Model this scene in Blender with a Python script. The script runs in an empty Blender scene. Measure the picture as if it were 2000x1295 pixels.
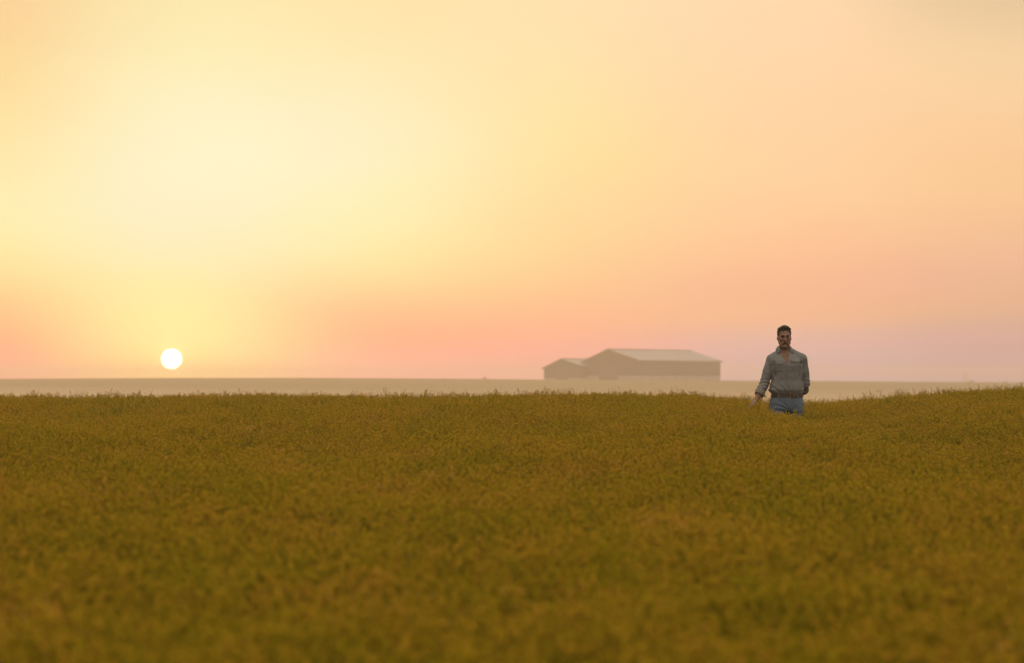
import bpy, bmesh, math, random
import numpy as np
from mathutils import Vector, Matrix, noise

random.seed(7)
rng = np.random.default_rng(11)
scene = bpy.context.scene
COL = scene.collection
R = math.radians

# ------------------------------------------------------------------ camera
FP = 4450.0            # focal length in pixels of a 2000 px wide frame (about 80 mm)
HR = 750.0             # image row of the true horizon
CAMZ = 1.45
cam = bpy.data.cameras.new("camera")
cam.sensor_width = 36.0
cam.lens = FP / 2000.0 * 36.0
cam.shift_y = (HR - 647.5) / 2000.0
cam.clip_start = 0.05
cam.clip_end = 80000.0
cam.dof.use_dof = True
cam.dof.focus_distance = 25.0
cam.dof.aperture_fstop = 2.4
camo = bpy.data.objects.new("camera", cam)
COL.objects.link(camo)
camo.location = (0, 0, CAMZ)
camo.rotation_euler = (R(90), 0, 0)
scene.camera = camo

# ------------------------------------------------------------------ view / render
scene.view_settings.view_transform = 'Standard'
scene.view_settings.look = 'None'
scene.view_settings.exposure = 0.0
scene.view_settings.gamma = 1.0
scene.cycles.use_denoising = True
scene.cycles.max_bounces = 6
scene.cycles.diffuse_bounces = 3
scene.cycles.glossy_bounces = 1
scene.cycles.transmission_bounces = 2
scene.cycles.volume_bounces = 1
scene.cycles.transparent_max_bounces = 4
scene.cycles.caustics_reflective = False
scene.cycles.caustics_refractive = False
scene.cycles.sample_clamp_indirect = 4.0

# ------------------------------------------------------------------ sun position
SUN_AZ = math.atan2((335 - 1000) / FP, 1.0)         # measured from +Y towards +X
SUN_EL = math.atan2((HR - 702) / FP, 1.0)
SDIR = Vector((math.sin(SUN_AZ) * math.cos(SUN_EL), math.cos(SUN_AZ) * math.cos(SUN_EL), math.sin(SUN_EL)))

def lin(c):
    out = []
    for v in c:
        v = v / 255.0
        out.append(v / 12.92 if v <= 0.04045 else ((v + 0.055) / 1.055) ** 2.4)
    return out

# ------------------------------------------------------------------ world: dusk sky
world = bpy.data.worlds.new("World")
scene.world = world
world.use_nodes = True
nt = world.node_tree
nt.nodes.clear()
N, L = nt.nodes, nt.links
def wmath(op, a, b=None, c=None):
    n = N.new('ShaderNodeMath'); n.operation = op
    for i, v in enumerate((a, b, c)):
        if v is None: continue
        if isinstance(v, (int, float)): n.inputs[i].default_value = v
        else: L.new(v, n.inputs[i])
    return n.outputs[0]
def wvec(op, a, b=None, scale=None):
    n = N.new('ShaderNodeVectorMath'); n.operation = op
    for i, v in enumerate((a, b)):
        if v is None: continue
        if isinstance(v, (tuple, list)): n.inputs[i].default_value = v
        else: L.new(v, n.inputs[i])
    if scale is not None:
        if isinstance(scale, (int, float)): n.inputs['Scale'].default_value = scale
        else: L.new(scale, n.inputs['Scale'])
    return n.outputs[1] if op in ('DOT_PRODUCT', 'LENGTH') else n.outputs[0]
tc = N.new('ShaderNodeTexCoord')
dirn = wvec('NORMALIZE', tc.outputs['Generated'])
sep = N.new('ShaderNodeSeparateXYZ'); L.new(dirn, sep.inputs[0])
az = wmath('MULTIPLY', wmath('ARCTAN2', sep.outputs[0], sep.outputs[1]), 180 / math.pi)
el = wmath('MULTIPLY', wmath('ARCSINE', sep.outputs[2]), 180 / math.pi)
# faint uneven high haze, so that the sky is not perfectly even
nz = N.new('ShaderNodeTexNoise'); nz.inputs['Scale'].default_value = 5.0; nz.inputs['Detail'].default_value = 2.0
mp = N.new('ShaderNodeMapping'); mp.inputs['Scale'].default_value = (1, 1, 3.0); L.new(dirn, mp.inputs[0]); L.new(mp.outputs[0], nz.inputs['Vector'])
wob = wmath('MULTIPLY', wmath('SUBTRACT', nz.outputs[0], 0.5), 2.2)
elw = wmath('ADD', el, wmath('MULTIPLY', wob, wmath('MINIMUM', wmath('MULTIPLY', wmath('MAXIMUM', el, 0.0), 0.3), 1.0)))
fac = wmath('SQRT', wmath('DIVIDE', wmath('MAXIMUM', elw, 0.0), 90.0))
def rowfac(r):
    return math.sqrt(max(math.degrees(math.atan((HR - r) / FP)), 0) / 90)
HIGH_NEAR = [(14, (1.0, .74, .42)), (22, (1.1, 1.0, .86)), (45, (1.08, 1.0, .92)), (90, (1.05, 1.0, .96))]
HIGH_FAR = [(14, (.80, .58, .34)), (22, (1.0, .95, .70)), (45, (1.05, 1.0, .92)), (90, (1.05, 1.0, .96))]
SKY = [
 (-30.0, [(750, (205, 165, 150)), (700, (215, 165, 140)), (600, (238, 185, 140)), (400, (248, 205, 150)), (200, (242, 208, 150)), (0, (228, 196, 150))], HIGH_FAR),
 (-20.0, [(750, (235, 172, 148)), (700, (250, 180, 145)), (560, (254, 200, 148)), (400, (254, 220, 158)), (250, (254, 226, 160)), (0, (250, 214, 158))], HIGH_FAR),
 (-13.6, [(750, (254, 174, 146)), (700, (254, 182, 144)), (610, (254, 204, 145)), (500, (254, 233, 166)), (400, (254, 237, 178)), (280, (254, 232, 172)), (150, (253, 222, 160)), (0, (252, 212, 154))], HIGH_NEAR),
 (-8.3, [(750, (255, 206, 140)), (690, (255, 234, 156)), (600, (255, 241, 164)), (480, (255, 241, 188)), (300, (255, 242, 200)), (150, (254, 239, 188)), (0, (253, 232, 174))], HIGH_NEAR),
 (-3.2, [(750, (252, 182, 152)), (690, (254, 184, 150)), (600, (254, 202, 148)), (520, (254, 228, 164)), (430, (254, 239, 180)), (300, (254, 240, 192)), (150, (254, 235, 184)), (0, (254, 229, 172))], HIGH_NEAR),
 (1.2, [(750, (228, 186, 160)), (670, (252, 184, 150)), (560, (254, 202, 148)), (400, (254, 221, 160)), (250, (254, 228, 166)), (0, (254, 225, 174))], HIGH_NEAR),
 (6.0, [(750, (216, 180, 160)), (650, (236, 184, 154)), (560, (250, 189, 148)), (480, (254, 200, 152)), (380, (254, 209, 158)), (250, (254, 214, 164)), (0, (254, 217, 172))], HIGH_NEAR),
 (12.8, [(750, (206, 175, 152)), (640, (220, 175, 149)), (540, (237, 184, 149)), (400, (248, 198, 149)), (250, (251, 206, 156)), (120, (246, 209, 162)), (0, (233, 201, 157))], HIGH_FAR),
 (22.0, [(750, (180, 155, 145)), (600, (205, 158, 135)), (400, (225, 180, 138)), (200, (215, 180, 142)), (0, (200, 172, 142))], HIGH_FAR),
]
# what the haze in front of the low sky takes away or adds, in linear light
SKYFIX = {(-13.6, 750): (1.1, -0.25, 0.341), (-13.6, 700): (0.22, -0.31, -0.126), (-13.6, 610): (0.264, 0.088, -0.044), (-13.6, 500): (0.048, 0.186, 0.052), (-13.6, 400): (0.052, 0.126, 0.059), (-13.6, 280): (0.052, 0.021, -0.038), (-13.6, 150): (0.02, -0.042, -0.068), (-13.6, 0): (0.007, -0.089, -0.042), (-8.3, 750): (1.617, 0.96, -0.454), (-8.3, 690): (0.3, 0.40, 0.14), (-8.3, 600): (0.3, 0.13, 0.02), (-8.3, 480): (0.08, 0.023, 0.111), (-8.3, 300): (0.08, 0.089, 0.112), (-8.3, 150): (0.022, 0.059, 0.045), (-8.3, 0): (-0.014, 0.045, -0.005), (-3.2, 750): (1.2, -0.02, 0.589), (-3.2, 690): (0.18, -0.09, -0.083), (-3.2, 600): (0.264, -0.112, -0.033), (-3.2, 520): (0.048, 0.09, -0.013), (-3.2, 430): (0.052, 0.117, 0.048), (-3.2, 300): (0.031, 0.057, 0.098), (-3.2, 150): (0.052, 0.024, 0.014), (-3.2, 0): (0.052, 0.015, -0.022), (1.2, 750): (0.3, -0.065, 0.3), (1.2, 670): (0.217, -0.089, -0.042), (1.2, 560): (0.048, 0.032, -0.008), (1.2, 400): (0.052, 0.023, -0.004), (1.2, 250): (0.052, 0.047, -0.046), (1.2, 0): (0.052, 0.011, 0.059), (6.0, 750): (-0.6, -0.212, 0.716), (6.0, 650): (0.13, 0.045, -0.081), (6.0, 560): (0.017, -0.04, 0.016), (6.0, 480): (0.051, -0.039, -0.022), (6.0, 380): (0.052, 0.049, 0.031), (6.0, 250): (0.052, -0.01, -0.005), (6.0, 0): (0.054, 0.024, 0.034), (12.8, 750): (-0.6, -0.379, 0.487), (12.8, 640): (0.129, 0.053, -0.093), (12.8, 540): (0.038, -0.02, 0.045), (12.8, 400): (0.084, 0.056, -0.011), (12.8, 250): (0.055, 0.033, 0.026), (12.8, 120): (0.089, 0.075, 0.037), (12.8, 0): (-0.026, -0.015, -0.005)}
acc = None; wsum = None
for i, (a0, rows, high) in enumerate(SKY):
    cr = N.new('ShaderNodeValToRGB'); cr.color_ramp.interpolation = 'B_SPLINE'
    stops = [(rowfac(r), [max(v + d, .02) for v, d in zip(lin(c), SKYFIX.get((a0, r), (0, 0, 0)))]) for r, c in rows] + [(math.sqrt(e / 90), c) for e, c in high]
    e = cr.color_ramp.elements
    while len(e) < len(stops): e.new(0.5)
    for k, (p, c) in enumerate(stops):
        e[k].position = p
        e[k].color = (c[0] / 8, c[1] / 8, c[2] / 8, 1)       # a spline ramp clips at 1: carry an eighth
    L.new(fac, cr.inputs[0])
    sig = 3.3 if abs(a0) < 14 else 6.5
    d = wmath('DIVIDE', wmath('SUBTRACT', az, a0), sig)
    w = wmath('EXPONENT', wmath('MULTIPLY', wmath('MULTIPLY', d, d), -1.0))
    if i == 0:                # the outermost columns keep their weight further round
        w = wmath('ADD', w, wmath('MULTIPLY', wmath('LESS_THAN', az, a0), wmath('SUBTRACT', 1.0, w)))
    if i == len(SKY) - 1:
        w = wmath('ADD', w, wmath('MULTIPLY', wmath('GREATER_THAN', az, a0), wmath('SUBTRACT', 1.0, w)))
    v = wvec('SCALE', cr.outputs[0], scale=w)
    acc = v if acc is None else wvec('ADD', acc, v)
    wsum = w if wsum is None else wmath('ADD', wsum, w)
front = wvec('SCALE', acc, scale=wmath('DIVIDE', 8.0, wmath('MAXIMUM', wsum, 1e-4)))
# glow close round the sun
cosd = wvec('DOT_PRODUCT', dirn, tuple(SDIR))
ang2 = wmath('MULTIPLY', wmath('SUBTRACT', 1.0, cosd), 2 * (180 / math.pi) ** 2)     # squared degrees
def lobe(s, c):
    k = wmath('EXPONENT', wmath('MULTIPLY', ang2, -1.0 / (s * s)))
    n = N.new('ShaderNodeCombineXYZ')
    for i in range(3): n.inputs[i].default_value = c[i]
    return wvec('SCALE', n.outputs[0], scale=k)
front = wvec('ADD', front, lobe(0.36, (0.3, 0.28, 0.16)))
front = wvec('ADD', front, lobe(1.3, (0.10, 0.06, 0.02)))
# the rest of the sky: physical dusk sky plus an added ramp
sky = N.new('ShaderNodeTexSky'); sky.sky_type = 'NISHITA'; sky.sun_disc = False
sky.sun_elevation = SUN_EL + R(0.7); sky.sun_rotation = SUN_AZ
sky.air_density = 1.3; sky.dust_density = 3.0; sky.ozone_density = 1.0
nish = wvec('SCALE', sky.outputs[0], scale=0.12)
bcr = N.new('ShaderNodeValToRGB'); L.new(fac, bcr.inputs[0]); e = bcr.color_ramp.elements
bst = [(0, (.34, .29, .27)), (20, (.45, .38, .33)), (45, (1.4, 1.2, .92)), (90, (3.1, 2.6, 1.8))]  # added brightness out of view, raised overhead to light the crop
while len(e) < len(bst): e.new(0.5)
for k, (p, c) in enumerate(bst): e[k].position = math.sqrt(p / 90); e[k].color = (*c, 1)
back = wvec('ADD', nish, bcr.outputs[0])
# blend away from the sunset by azimuth
sm = N.new('ShaderNodeMapRange'); sm.interpolation_type = 'SMOOTHSTEP'
sm.inputs['From Min'].default_value = 18.0; sm.inputs['From Max'].default_value = 100.0
L.new(wmath('ABSOLUTE', wmath('SUBTRACT', az, 0.0)), sm.inputs['Value'])
mx = N.new('ShaderNodeMix'); mx.data_type = 'RGBA'
L.new(sm.outputs[0], mx.inputs[0]); L.new(front, mx.inputs[6]); L.new(back, mx.inputs[7])
bg = N.new('ShaderNodeBackground'); bg.inputs['Strength'].default_value = 1.0
L.new(mx.outputs[2], bg.inputs[0])
wo = N.new('ShaderNodeOutputWorld'); L.new(bg.outputs[0], wo.inputs[0])

# ------------------------------------------------------------------ sun lamp
sl = bpy.data.lights.new("sun_light", 'SUN'); sl.energy = 0.26; sl.angle = R(0.53); sl.color = (1.0, 0.55, 0.22)
slo = bpy.data.objects.new("sun_light", sl); COL.objects.link(slo)
# the lamp comes from just above the disc, so that the disc's own body does not shade it
LEL = SUN_EL + R(0.7)
LDIR = Vector((math.sin(SUN_AZ) * math.cos(LEL), math.cos(SUN_AZ) * math.cos(LEL), math.sin(LEL)))
slo.rotation_euler = LDIR.to_track_quat('Z', 'Y').to_euler()
slo.location = (-8, 60, 14)

# ------------------------------------------------------------------ helpers
def mat(name, col, rough=0.85, spec=0.2, noise_amt=0.0, noise_scale=30.0, bump=0.0, col2=None, trans=0.0, metallic=0.0):
    m = bpy.data.materials.new(name); m.use_nodes = True
    t = m.node_tree; b = t.nodes['Principled BSDF']
    b.inputs['Base Color'].default_value = (*col, 1); b.inputs['Roughness'].default_value = rough
    b.inputs['Specular IOR Level'].default_value = spec; b.inputs['Metallic'].default_value = metallic
    if noise_amt or bump or col2:
        co = t.nodes.new('ShaderNodeTexCoord'); nn = t.nodes.new('ShaderNodeTexNoise')
        nn.inputs['Scale'].default_value = noise_scale; nn.inputs['Detail'].default_value = 5
        t.links.new(co.outputs['Object'], nn.inputs['Vector'])
        mr = t.nodes.new('ShaderNodeMapRange'); mr.inputs['From Min'].default_value = .3; mr.inputs['From Max'].default_value = .7
        t.links.new(nn.outputs[0], mr.inputs['Value'])
        mixn = t.nodes.new('ShaderNodeMix'); mixn.data_type = 'RGBA'
        c2 = col2 or tuple(v * (1 - noise_amt) for v in col)
        mixn.inputs[6].default_value = (*col, 1); mixn.inputs[7].default_value = (*c2, 1)
        t.links.new(mr.outputs[0], mixn.inputs[0]); t.links.new(mixn.outputs[2], b.inputs['Base Color'])
        if bump:
            bp = t.nodes.new('ShaderNodeBump'); bp.inputs['Strength'].default_value = 0.6; bp.inputs['Distance'].default_value = bump
            t.links.new(nn.outputs[0], bp.inputs['Height']); t.links.new(bp.outputs[0], b.inputs['Normal'])
    return m

def mesh_obj(name, verts, faces, m, parent=None, smooth=False):
    me = bpy.data.meshes.new(name)
    me.from_pydata([tuple(v) for v in verts], [], [tuple(f) for f in faces]); me.update()
    if m is not None: me.materials.append(m)
    if smooth: me.polygons.foreach_set('use_smooth', [True] * len(me.polygons))
    o = bpy.data.objects.new(name, me); COL.objects.link(o)
    if parent: o.parent = parent
    return o

def bm_obj(name, bm, m, parent=None, smooth=False):
    bmesh.ops.recalc_face_normals(bm, faces=bm.faces)
    me = bpy.data.meshes.new(name); bm.to_mesh(me); bm.free()
    if m is not None: me.materials.append(m)
    if smooth: me.polygons.foreach_set('use_smooth', [True] * len(me.polygons))
    o = bpy.data.objects.new(name, me); COL.objects.link(o)
    if parent: o.parent = parent
    return o

def empty(name, loc, rz=0.0):
    o = bpy.data.objects.new(name, None); COL.objects.link(o)
    o.location = loc; o.rotation_euler = (0, 0, rz); o.empty_display_size = 0.2
    return o

def tag(o, label=None, cat=None, group=None, kind=None):
    if label: o['label'] = label
    if cat: o['category'] = cat
    if group: o['group'] = group
    if kind: o['kind'] = kind
    return o

def add_box(bm, lo, hi, M=None):
    vs = []
    for x in (lo[0], hi[0]):
        for y in (lo[1], hi[1]):
            for z in (lo[2], hi[2]):
                p = Vector((x, y, z)); vs.append(bm.verts.new(M @ p if M else p))
    for f in ((0, 1, 3, 2), (4, 6, 7, 5), (0, 4, 5, 1), (2, 3, 7, 6), (0, 2, 6, 4), (1, 5, 7, 3)):
        bm.faces.new([vs[i] for i in f])

def add_tube(bm, pts, rad, seg=6, caps=True):
    pts = [Vector(p) for p in pts]
    rs = rad if isinstance(rad, (list, tuple)) else [rad] * len(pts)
    rings = []
    for i, p in enumerate(pts):
        t = (pts[min(i + 1, len(pts) - 1)] - pts[max(i - 1, 0)]).normalized()
        up = Vector((0, 0, 1)) if abs(t.z) < 0.9 else Vector((1, 0, 0))
        a = t.cross(up).normalized(); b = t.cross(a)
        rings.append([bm.verts.new(p + rs[i] * (math.cos(k * 2 * math.pi / seg) * a + math.sin(k * 2 * math.pi / seg) * b)) for k in range(seg)])
    for i in range(len(rings) - 1):
        for k in range(seg):
            bm.faces.new((rings[i][k], rings[i][(k + 1) % seg], rings[i + 1][(k + 1) % seg], rings[i + 1][k]))
    if caps:
        bm.faces.new(rings[0]); bm.faces.new(rings[-1][::-1])

# ------------------------------------------------------------------ terrain shape (all heights relative to the eye, then + CAMZ)
def sstep(a, b, x):
    t = np.clip((x - a) / (b - a), 0, 1); return t * t * (3 - 2 * t)
CROP_H = 0.82
def undul(x, y):
    return (0.030 * np.sin(x * 0.55 + 1.3) * np.sin(y * 0.31 + 0.4) + 0.022 * np.sin(x * 1.25 - y * 0.5 + 2.0)
            + 0.014 * np.sin(x * 2.1 + y * 0.9))
def crop_top(x, y):
    """height of the crop's top surface relative to the eye, near field"""
    x = np.asarray(x, float); y = np.asarray(y, float)
    t = -0.615 + 0.35 * np.clip((y - 4) / 26.0, -1, 1) ** 1.0
    s = sstep(10, 29, y)
    a = x / np.maximum(y, 6.0)
    bump = np.interp(a, [-.40, -.24, -.12, 0.0, .05, .075, .092, .108, .113, .130, .137, .15, .18, .20, .225, .26, .40],
                        [.070, .077, .087, .100, .110, .104, .064, .036, .004, .002, .024, .048, .104, .142, .185, .22, .24])
    t = t + bump * s
    # the dark fold running through on the right
    t = t - 0.10 * np.exp(-((x - 3.35 - 0.02 * (y - 20)) / 0.55) ** 2) * sstep(9, 13, y) * (1 - sstep(23, 27, y))
    t = t + 0.085 * np.exp(-((x - 2.58) / 0.26) ** 2 - ((y - 24.75) / 0.8) ** 2)      # a taller patch under his hand
    t = t + undul(x, y) * sstep(3, 12, y) * (1 - 0.5 * sstep(20, 28, y))
    d = np.maximum(y - 29.5, 0)
    drop = np.where(d < 4, 0.011 * d * d, 0.011 * 16 + 0.088 * (d - 4))
    return t - drop
RX = [-.60, -.30, -.225, -.16, -.09, -.03, 0.0, .014, .09, .13, .16, .225, .30, .60]
RR = [740, 739.5, 740, 738.3, 738.0, 739.5, 740.8, 741.4, 743.2, 744.2, 745.2, 747.2, 748, 747]
def ground_rel(x, y):
    x = np.asarray(x, float); y = np.asarray(y, float)
    near = crop_top(x, y) - CROP_H
    valley = -8.0
    ridge = (HR - np.interp(x / 620.0, RX, RR)) / FP * 620.0
    up = np.clip((y - 230) / 390.0, 0, 1)
    up = up * (1.12 - 0.12 * up ** 6) if False else np.sin(up * math.pi / 2 * 0.94) / math.sin(math.pi / 2 * 0.94)
    far = valley + (ridge - valley) * up
    far = far - np.where(y > 620, 6.0 * sstep(620, 820, y), 0)
    k = sstep(60, 120, y)
    nearc = np.maximum(near, valley)
    return nearc * (1 - k) + far * k
def ground_z(x, y): return ground_rel(x, y) + CAMZ

def grid_axis(parts):
    out = []
    for a, b, st in parts:
        out += list(np.arange(a, b, st))
    out.append(parts[-1][1]); return np.array(out)
ys = grid_axis([(-60, 0, 4), (0, 50, 0.5), (50, 150, 3), (150, 560, 10), (560, 700, 3), (700, 1660, 60)])
half = grid_axis([(0, 14, 0.5), (14, 40, 2), (40, 240, 8), (240, 900, 40)])
xs = np.concatenate([-half[:0:-1], half])
GX, GY = np.meshgrid(xs, ys, indexing='ij')
GZ = ground_z(GX, GY)
nx, ny = GX.shape
verts = np.stack([GX, GY, GZ], -1).reshape(-1, 3)
ii, jj = np.meshgrid(np.arange(nx - 1), np.arange(ny - 1), indexing='ij')
q = (ii * ny + jj).ravel()
faces = np.stack([q, q + ny, q + ny + 1, q + 1], -1)
gm = bpy.data.materials.new("field_soil_and_crops"); gm.use_nodes = True
t = gm.node_tree; b = t.nodes['Principled BSDF']; b.inputs['Roughness'].default_value = 1.0; b.inputs['Specular IOR Level'].default_value = 0.0
geo = t.nodes.new('ShaderNodeNewGeometry')
sp = t.nodes.new('ShaderNodeSeparateXYZ'); t.links.new(geo.outputs['Position'], sp.inputs[0])
mpn = t.nodes.new('ShaderNodeMapping'); mpn.inputs['Scale'].default_value = (0.006, 0.03, 0.0); t.links.new(geo.outputs['Position'], mpn.inputs[0])
n1 = t.nodes.new('ShaderNodeTexNoise'); n1.inputs['Scale'].default_value = 1.0; n1.inputs['Detail'].default_value = 5; t.links.new(mpn.outputs[0], n1.inputs['Vector'])
cr = t.nodes.new('ShaderNodeValToRGB'); t.links.new(n1.outputs[0], cr.inputs[0])
cr.color_ramp.elements[0].position = .36; cr.color_ramp.elements[0].color = (.150, .125, .050, 1)
cr.color_ramp.elements[1].position = .64; cr.color_ramp.elements[1].color = (.215, .150, .080, 1)
# field strips: distance bands of different crops (pale stubble low in the valley with pooled mist put into its colour, greener crop on the rise)
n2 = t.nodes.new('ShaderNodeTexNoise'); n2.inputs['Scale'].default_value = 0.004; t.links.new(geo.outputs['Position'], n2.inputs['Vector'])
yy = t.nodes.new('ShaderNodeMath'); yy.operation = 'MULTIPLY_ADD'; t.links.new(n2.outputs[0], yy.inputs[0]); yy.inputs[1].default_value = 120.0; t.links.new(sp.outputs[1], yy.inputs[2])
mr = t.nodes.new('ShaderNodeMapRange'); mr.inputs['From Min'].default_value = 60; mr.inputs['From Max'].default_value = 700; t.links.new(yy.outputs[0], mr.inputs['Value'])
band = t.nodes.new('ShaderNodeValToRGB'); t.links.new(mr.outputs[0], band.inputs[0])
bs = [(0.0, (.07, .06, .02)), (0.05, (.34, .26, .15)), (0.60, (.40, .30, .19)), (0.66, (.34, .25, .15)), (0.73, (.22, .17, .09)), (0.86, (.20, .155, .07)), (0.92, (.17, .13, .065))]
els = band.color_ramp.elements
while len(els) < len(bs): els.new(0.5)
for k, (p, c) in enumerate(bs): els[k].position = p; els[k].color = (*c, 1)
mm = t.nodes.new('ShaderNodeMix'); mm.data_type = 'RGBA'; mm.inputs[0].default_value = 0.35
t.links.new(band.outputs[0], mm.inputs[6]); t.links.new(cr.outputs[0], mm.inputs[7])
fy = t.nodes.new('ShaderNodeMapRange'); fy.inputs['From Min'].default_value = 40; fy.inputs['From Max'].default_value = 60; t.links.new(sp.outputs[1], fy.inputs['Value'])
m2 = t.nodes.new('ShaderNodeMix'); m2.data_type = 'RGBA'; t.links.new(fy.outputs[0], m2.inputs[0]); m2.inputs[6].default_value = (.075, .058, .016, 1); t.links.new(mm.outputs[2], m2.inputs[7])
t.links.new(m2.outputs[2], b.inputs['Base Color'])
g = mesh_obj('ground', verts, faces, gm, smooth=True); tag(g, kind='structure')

# ------------------------------------------------------------------ sun
bm = bmesh.new(); DS = 30000.0
bmesh.ops.create_icosphere(bm, subdivisions=4, radius=DS * math.tan(R(0.248)))
sm_ = bpy.data.materials.new("sun_surface"); sm_.use_nodes = True
t = sm_.node_tree; t.nodes.clear(); em = t.nodes.new('ShaderNodeEmission'); em.inputs[0].default_value = (1, .93, .70, 1); em.inputs[1].default_value = 6.0
om = t.nodes.new('ShaderNodeOutputMaterial'); t.links.new(em.outputs[0], om.inputs[0])
so = bm_obj('sun', bm, sm_, smooth=True); so.location = SDIR * DS + Vector((0, 0, CAMZ))
tag(so, 'round white setting sun low in the yellow sky above the horizon', 'sun')

# ------------------------------------------------------------------ barns on the rise
cladding = mat('barn_cladding', (.072, .062, .060), .8, .2, noise_amt=.15, noise_scale=.4)
roofing = mat('barn_roof_sheet', (.21, .215, .24), .55, .4, noise_amt=.12, noise_scale=.5)
concrete = mat('barn_concrete', (.36, .32, .33), .9, .2, noise_amt=.15, noise_scale=.6)
trim = mat('barn_trim', (.06, .048, .04), .7, .3)
pierm = mat('barn_pier', (.20, .17, .16), .9, .2)
doorm = mat('barn_door_sheet', (.080, .068, .064), .7, .3, noise_amt=.1)
BD = 632.0
PXM = FP / BD
THB = R(44)
uL = Vector((math.cos(THB), -math.sin(THB), 0))       # along the gable, left to right, coming nearer
vL = Vector((math.sin(THB), math.cos(THB), 0))        # along the long side, going away to the right
def at(px, row, D): return Vector(((px - 1000) / FP * D, D, CAMZ + (HR - row) / FP * D))
def barn(name, label, px0, px1, px_ap, row_l, row_ap, row_r, side_px, row_base, corrD, low_row, bays, lowmat):
    """gable between px0..px1; its right corner stands at distance corrD; the long side runs side_px to the right"""
    c = at(px1, row_base, corrD)
    t0_ = (px0 - 1000) / FP; t2_ = (px1 + side_px - 1000) / FP
    W = (c.x - t0_ * c.y) / (math.cos(THB) + t0_ * math.sin(THB)); Ls = (t2_ * c.y - c.x) / (math.sin(THB) - t2_ * math.cos(THB))
    k = 1 / PXM
    hl, ha, hr = (row_base - row_l) * k, (row_base - row_ap) * k, (row_base - row_r) * k
    low = (row_base - low_row) * k
    root = empty(name, (c.x, c.y, c.z))
    root.rotation_euler = (0, 0, -THB)      # local +X along the gable to the right, +Y along the side away
    ta_ = (px_ap - 1000) / FP; ua = -(c.x - ta_ * c.y) / (math.cos(THB) + ta_ * math.sin(THB))
    bz = -2.5
    # wall shell: gable and side, set above the concrete
    th = .25
    def prism(poly, y0, y1, bm):
        a = [bm.verts.new((p[0], y0, p[1])) for p in poly]; b_ = [bm.verts.new((p[0], y1, p[1])) for p in poly]
        bm.faces.new(a); bm.faces.new(b_[::-1]); n = len(poly)
        for i in range(n): bm.faces.new((a[i], b_[i], b_[(i + 1) % n], a[(i + 1) % n]))
    bm = bmesh.new()
    prism([(-W, low), (0, low), (0, hr), (ua, ha), (-W, hl)], 0, Ls, bm)
    wall = bm_obj('wall', bm, cladding, root)
    # corrugation ribs
    bm = bmesh.new(); n = int(W / 1.2)
    for i in range(1, n):
        u = -W + i * W / n
        top = np.interp(u, [-W, ua, 0], [hl, ha, hr])
        add_box(bm, (u - .05, -.04, low + .05), (u + .05, -.003, top - .25))
    n = int(Ls / 1.2)
    for i in range(1, n):
        y = i * Ls / n; add_box(bm, (.003, y - .05, low + .05), (.04, y + .05, hr - .25))
    bm_obj('cladding_rib', bm, cladding, wall)
    # concrete panels between piers
    bm = bmesh.new()
    add_box(bm, (-W + .1, .1, bz), (-.12, Ls - .1, low - .003)); bm_obj('foundation', bm, lowmat, root)
    nb = bays
    for i in range(nb):
        y0 = i * Ls / nb; y1 = (i + 1) * Ls / nb
        bm = bmesh.new(); add_box(bm, (-.115, y0 + .30, bz + .1), (-.03, y1 - .30, low - .12)); bm_obj('concrete_panel', bm, lowmat, root)
    for i in range(nb + 1):
        y = min(max(i * Ls / nb, .14), Ls - .14)
        bm = bmesh.new(); add_box(bm, (-.118, y - .13, bz), (-.004, y + .13, low - .006)); bm_obj('pier', bm, pierm, root)
    ng = 4
    for i in range(ng):
        x0 = -W + i * W / ng; x1 = x0 + W / ng
        bm = bmesh.new(); add_box(bm, (x0 + .2, .02, bz + .1), (x1 - .2, .097, low - .12)); bm_obj('concrete_panel', bm, lowmat, root)
    # big sliding door in the gable, little darker than the wall
    bm = bmesh.new()
    add_box(bm, (ua - W * .16, -.14, low * .15), (ua + W * .16, -.06, low + (hr - low) * .72)); d = bm_obj('door', bm, doorm, root)
    bm = bmesh.new(); add_box(bm, (ua - W * .34, -.17, low + (hr - low) * .72 + .004), (ua + W * .34, -.06, low + (hr - low) * .72 + .2)); bm_obj('door_rail', bm, trim, d)
    # roof: two sloping sheets with overhang, ridge cap, verge, gutter
    ov = .5; rt = .16
    def sheet(x0, z0, x1, z1):
        bm = bmesh.new(); vs = []
        for y in (-ov, Ls + ov):
            for (x, z) in ((x0, z0), (x1, z1), (x1, z1 + rt), (x0, z0 + rt)): vs.append(bm.verts.new((x, y, z)))
        for f in ((0, 1, 2, 3), (7, 6, 5, 4), (0, 4, 5, 1), (1, 5, 6, 2), (2, 6, 7, 3), (3, 7, 4, 0)): bm.faces.new([vs[i] for i in f])
        return bm
    sr = (ha - hr) / (0 - ua); slp = (ha - hl) / (ua + W)
    roof = bm_obj('roof', sheet(ua + .004, ha + .02, .45, hr - sr * .45 + .02), roofing, root)
    bm_obj('roof', sheet(-W - .3, hl - slp * .3 + .02, ua - .004, ha + .02), roofing, root)
    bm = bmesh.new(); add_box(bm, (ua - .35, -ov - .02, ha + rt + .03), (ua + .35, Ls + ov + .02, ha + rt + .16)); bm_obj('ridge_cap', bm, trim, roof)
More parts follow.
